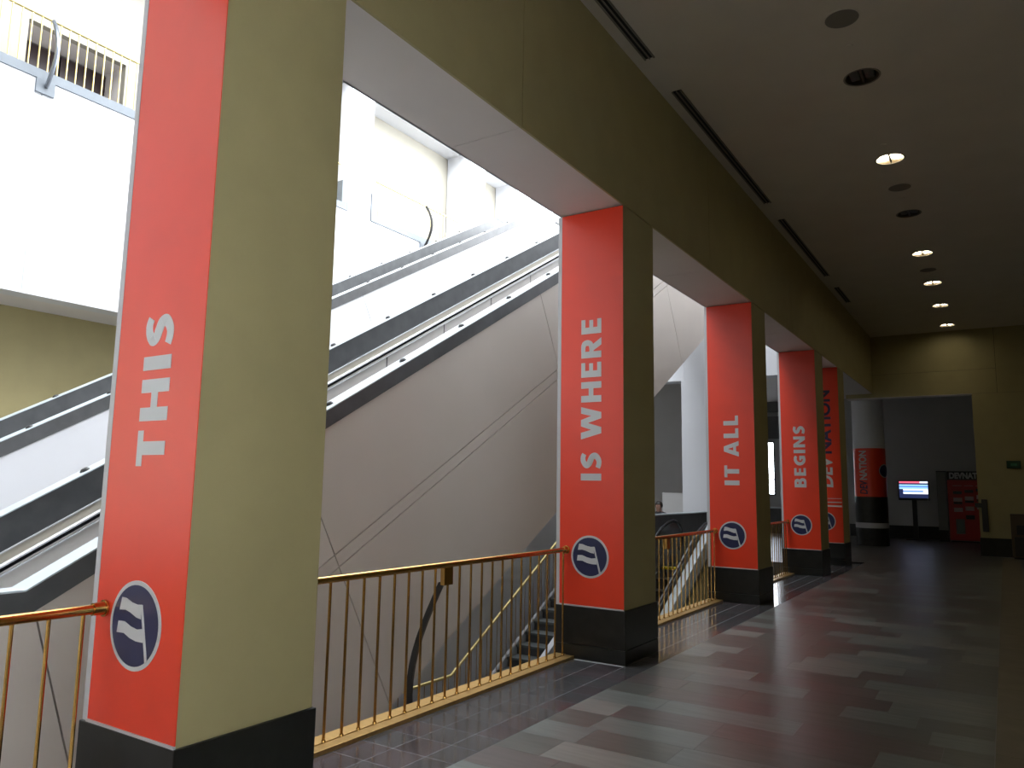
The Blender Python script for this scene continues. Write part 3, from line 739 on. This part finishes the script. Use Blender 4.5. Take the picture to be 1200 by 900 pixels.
band(-0.45, -0.33, 1.60, 1.77, 's_dark'); band(-0.33, 0.45, 1.72, 1.77, 's_white'); band(-0.33, 0.30, 1.67, 1.72, 's_blue'); band(0.30, 0.45, 1.67, 1.72, 's_white'); band(-0.33, 0.45, 1.60, 1.67, 's_white')

# ------------------------------------------------------------------ vending machine
vx0, vx1, vy0, vy1 = -1.66, -0.06, 30.4, 31.4
t = thing('vending_machine', ((vx0 + vx1) / 2, 30.9, 0), 'red vending machine with black DEVNATION header and grey side', 'machine')
bd = obj('cabinet', MB().box(vx0, vx1, vy0 + 0.03, vy1, 0.04, 2.40), 'ms', t, 0.01)
obj('kick_plate', MB().box(vx0 + 0.03, vx1 - 0.03, vy0 + 0.08, vy1, 0.0, 0.04), 'black', t)
fr = obj('front', MB().box(vx0, vx1, vy0, vy0 + 0.03, 0.06, 2.10), 'mred', t, 0.004)
hdv = obj('header', MB().box(vx0, vx1, vy0 - 0.005, vy0 + 0.03, 2.10, 2.40), 'black', t, 0.004)
text_mesh('lettering', 'DEVNATION', 'letter', hdv, 1.22, 0.22, lambda a, b, d: Vector((vx0 + 0.07 + a, vy0 - 0.006 - 0.002 * d, 2.14 + b)), 0.05)
def cell(c, z0, z1, m, nm): obj(nm, MB().box(vx0 + 0.16 + c * 0.34, vx0 + 0.16 + c * 0.34 + 0.26, vy0 - 0.01, vy0, z0, z1), m, fr)
for c in range(4):
    cell(c, 1.90, 1.915, 'pink', 'price_label')
    z = 1.62 + 0.05 * min(c, 2)
    cell(c, z, z + 0.10, 'black', 'product_slot'); cell(c, z - 0.25, z - 0.12, 'pink', 'product_card')
    cell(c, z - 0.34, z - 0.26, 'black', 'product_slot'); cell(c, z - 0.60, z - 0.46, 'pink', 'product_card')
    if c == 1: cell(c, 0.78, 0.92, 'black', 'product_slot')
obj('pickup_flap', MB().box(vx0 + 0.20, vx0 + 0.46, vy0 - 0.012, vy0, 0.28, 0.78), 'ms', fr, 0.004)
obj('coin_panel', MB().box(vx0 + 0.95, vx0 + 1.3, vy0 - 0.012, vy0, 0.22, 0.9), 'pink', fr, 0.004)

t = thing('grey_cabinet', (-1.84, 30.95, 0), 'narrow grey cabinet standing flush beside the red vending machine', 'cabinet')
obj('body', MB().box(-1.99, -1.69, 30.5, 31.4, 0.38, 2.38), 'ms', t, 0.008)
obj('plinth', MB().box(-1.98, -1.70, 30.52, 31.4, 0, 0.38), 'stone', t)
obj('top_edge', MB().box(-1.995, -1.685, 30.49, 31.4, 2.38, 2.41), 'black', t)

# ------------------------------------------------------------------ small things on the end wall
t = thing('exit_sign', (0.24, YE, 2.33), 'small dark green sign mounted high on the tan end wall', 'sign')
hb = obj('housing', MB().box(0.08, 0.40, YE - 0.05, YE, 2.33, 2.53), 'black', t, 0.004)
obj('face', MB().box(0.09, 0.39, YE - 0.054, YE - 0.05, 2.34, 2.52), 'green', hb)
obj('mark', MB().box(0.17, 0.31, YE - 0.057, YE - 0.054, 2.40, 2.46), 'green_l', hb)
t = thing('wall_handset', (-0.47, YE, 1.0), 'black upright bar with a bracket at the edge of the opening', 'handle')
obj('bar', MB().box(-0.55, -0.41, YE - 0.10, YE - 0.04, 0.64, 1.50), 'black', t, 0.012)
obj('bracket', MB().box(-0.70, -0.55, YE - 0.09, YE - 0.05, 1.28, 1.40), 'black', t, 0.006)
obj('mount', MB().box(-0.51, -0.45, YE - 0.04, YE, 0.8, 1.3), 'black', t)
t = thing('litter_cabinet', (0.45, 23.95, 0), 'brown litter cabinet standing against the tan end wall', 'bin')
obj('cabinet', MB().box(0.08, 0.80, 23.70, 24.27, 0.05, 1.14), 'brown', t, 0.008)
obj('plinth', MB().box(0.11, 0.77, 23.73, 24.27, 0, 0.05), 'black', t)
obj('flap', MB().box(0.20, 0.70, 23.685, 23.70, 0.62, 0.86), 'black', t, 0.004)
obj('door', MB().box(0.14, 0.76, 23.69, 23.70, 0.08, 0.56), 'black', t, 0.004)

# ------------------------------------------------------------------ ceiling fittings
lit_names = {11.11: 'lit recessed downlight on the ceiling, between an unlit downlight and a round speaker', }
for ly in LY:
    lit = ly in LIT
    lab = {8.655: 'unlit recessed downlight with a dark can between two round speakers', 11.11: 'lit recessed downlight between an unlit downlight and a round speaker',
           13.55: 'unlit recessed downlight between two lit downlights', 16.03: 'lit recessed downlight between an unlit downlight and the farthest speaker',
           18.49: 'lit recessed downlight just past the farthest round speaker', 20.85: 'lit recessed downlight second from the corridor end wall',
           23.45: 'lit recessed downlight closest to the corridor end wall'}[ly]
    t = thing('recessed_downlight', (LX, ly, ZC), lab, 'downlight', 'lit downlights in the ceiling' if lit else 'unlit downlights in the ceiling')
    obj('can', MB().lathe([(RH, ZC - 0.002), (RH - 0.006, ZC + 0.03), (RH - 0.02, ZC + 0.14), (0.001, ZC + 0.142)], LX, ly, 32), 'can', t, 0, True)
    obj('trim_ring', MB().lathe([(RH - 0.004, ZC + 0.002), (RH - 0.002, ZC - 0.005), (RH + 0.016, ZC - 0.005), (RH + 0.018, ZC)], LX, ly, 32), 'grille', t, 0, True)
    obj('divider', MB().box(LX - 0.012, LX + 0.012, ly - RH + 0.02, ly + RH - 0.02, ZC + 0.008, ZC + 0.12), 'can', t)
    for sg in (-1, 1):
        obj('lamp', MB().box(LX + sg * 0.075 - 0.05, LX + sg * 0.075 + 0.05, ly - 0.12, ly + 0.12, ZC + 0.025, ZC + 0.10), 'lamp' if lit else 'lamp_off', t, 0.02, True)
    if lit:
        ld = bpy.data.lights.new('downlight_beam', 'SPOT'); ld.energy = 6; ld.color = (1.0, 0.86, 0.62); ld.spot_size = math.radians(95); ld.spot_blend = 0.8; ld.shadow_soft_size = 0.12
        lo = bpy.data.objects.new('downlight_beam', ld); COL.objects.link(lo); lo.parent = t; lo.location = (0, 0, -0.02)
for k, sy_ in enumerate((7.41, 12.26, 17.29)):
    lab = ['round grey ceiling speaker before the first unlit downlight', 'round grey ceiling speaker between a lit and an unlit downlight', 'round grey ceiling speaker between two lit downlights'][k]
    t = thing('ceiling_speaker', (LX, sy_, ZC), lab, 'speaker')
    obj('rim', MB().lathe([(0.17, ZC), (0.168, ZC - 0.008), (0.152, ZC - 0.008)], LX, sy_, 32), 'ceil', t, 0, True)
    obj('grille', MB().lathe([(0.152, ZC - 0.008), (0.08, ZC - 0.012), (0.001, ZC - 0.013)], LX, sy_, 32), 'grille', t, 0, True)
for sy_ in (7.95, 10.6, 12.75, 15.4, 17.6):
    o = obj('sprinkler_cover', MB().lathe([(0.04, ZC), (0.038, ZC - 0.006), (0.001, ZC - 0.008)], LX - 0.02, sy_ , 20), 'ceil', None, 0, True)
    tag(o, 'tiny round sprinkler cover on the ceiling between the downlights', 'sprinkler', 'sprinkler covers along the ceiling')
sl = [(2.9, 7.09, 'ceiling slot diffuser above the railing between THIS and IS WHERE'), (7.88, 11.90, 'ceiling slot diffuser over the railing between IS WHERE and IT ALL'),
      (12.79, 16.75, 'ceiling slot diffuser over the railing between IT ALL and BEGINS'), (17.85, 19.40, 'short ceiling slot diffuser beside the DEVNATION pillar')]
for a, b, lab in sl:
    t = thing('slot_diffuser', (-2.905, (a + b) / 2, ZC), lab, 'vent')
    obj('backing', MB().box(-2.955, -2.855, a, b, ZC - 0.006, ZC), 'void', t)
    for x0, x1 in ((-2.962, -2.946), (-2.911, -2.899), (-2.864, -2.848)):
        obj('blade', MB().box(x0, x1, a - 0.005, b + 0.005, ZC - 0.018, ZC - 0.004), 'grille', t)

# ------------------------------------------------------------------ seated person beyond the parapet
t = thing('person', (-8.0, 19.95, 0), 'person in dark clothes seated beyond the charcoal parapet', 'person')
bx_, by_ = -8.0, 19.95
P = {'pelvis': (0, 0, 0.50, .14), 'belly': (0, .02, .66, .135), 'chest': (0, .01, .86, .15), 'neck': (0, -.02, 1.03, .055), 'head0': (0, -.04, 1.10, .085), 'head1': (0, -.04, 1.19, .09), 'head2': (0, -.03, 1.245, .06),
     'shl': (-.17, 0, .95, .065), 'ell': (-.22, -.08, .68, .048), 'wrl': (-.16, -.30, .60, .034), 'hdl': (-.13, -.37, .59, .036),
     'shr': (.17, 0, .95, .065), 'elr': (.22, -.08, .68, .048), 'wrr': (.16, -.30, .60, .034), 'hdr': (.13, -.37, .59, .036),
     'hpl': (-.09, -.04, .50, .10), 'knl': (-.11, -.44, .50, .07), 'anl': (-.11, -.46, .09, .045), 'tol': (-.12, -.62, .04, .035),
     'hpr': (.09, -.04, .50, .10), 'knr': (.11, -.44, .50, .07), 'anr': (.11, -.46, .09, .045), 'tor': (.12, -.62, .04, .035)}
E_ = [('pelvis', 'belly'), ('belly', 'chest'), ('chest', 'neck'), ('neck', 'head0'), ('head0', 'head1'), ('head1', 'head2'), ('chest', 'shl'), ('shl', 'ell'), ('ell', 'wrl'), ('wrl', 'hdl'),
      ('chest', 'shr'), ('shr', 'elr'), ('elr', 'wrr'), ('wrr', 'hdr'), ('pelvis', 'hpl'), ('hpl', 'knl'), ('knl', 'anl'), ('anl', 'tol'), ('pelvis', 'hpr'), ('hpr', 'knr'), ('knr', 'anr'), ('anr', 'tor')]
ks = list(P)
me = bpy.data.meshes.new('body'); me.from_pydata([P[k][:3] for k in ks], [(ks.index(a), ks.index(b)) for a, b in E_], [])
bo = bpy.data.objects.new('body', me); COL.objects.link(bo); bo.parent = t
bo.modifiers.new('skin', 'SKIN'); me.skin_vertices or None
for i, k in enumerate(ks):
    sv = me.skin_vertices[0].data[i]; sv.radius = (P[k][3], P[k][3]); sv.use_root = (k == 'pelvis')
sd = bo.modifiers.new('smooth', 'SUBSURF'); sd.levels = 2; sd.render_levels = 2
dg = bpy.context.evaluated_depsgraph_get(); me2 = bpy.data.meshes.new_from_object(bo.evaluated_get(dg))
bo.modifiers.clear(); bo.data = me2
me2.materials.clear(); me2.materials.append(M['cloth']); me2.materials.append(M['skin'])
for p in me2.polygons:
    p.use_smooth = True
    c = p.center
    p.material_index = 1 if (c.z > 1.02 or (c.y < -0.29 and 0.55 < c.z < 0.66 and abs(c.x) < 0.2 and c.y < -0.31 and c.z > 0.56 and False)) else 0
off = Vector((bx_, by_, 0))
hm = MB(); 
for (r, z) in ((0.098, 1.13), (0.108, 1.18), (0.105, 1.23), (0.085, 1.275), (0.04, 1.30), (0.002, 1.303)):
    for q in range(16):
        a = 2 * math.pi * q / 16; yy_ = math.sin(a) * r * 1.05
        front = yy_ < -0.055 and z < 1.22
        hm.v.append((bx_ + math.cos(a) * r * 0.95, by_ - 0.02 + (max(yy_, -0.05) if front else yy_), z))
for i in range(5):
    for q in range(16): hm.f.append((i * 16 + q, i * 16 + (q + 1) % 16, i * 16 + 16 + (q + 1) % 16, i * 16 + 16 + q))
obj('hair', hm, 'hair', t, 0, True)
nb = MB().tube([(bx_, by_ - 0.115, 1.19), (bx_, by_ - 0.15, 1.165), (bx_, by_ - 0.12, 1.155)], [0.012, 0.016, 0.012], 8); obj('nose', nb, 'skin', t, 0, True)
for sg in (-1, 1):
    obj('eye', MB().lathe([(0.001, -0.012), (0.010, -0.006), (0.013, 0), (0.010, 0.006), (0.001, 0.012)], bx_ + sg * 0.036, by_ - 0.118, 8), 'hair', t)
    o = bpy.data.objects[-1] if False else None
t = thing('bench', (-8.0, 20.02, 0), 'dark bench under the seated person', 'bench')
obj('seat', MB().box(-8.6, -7.4, 19.86, 20.36, 0.34, 0.40), 'coping', t, 0.008)
for x in (-8.5, -7.5):
    obj('leg', MB().box(x - 0.03, x + 0.03, 19.9, 20.3, 0, 0.34), 'iron', t)
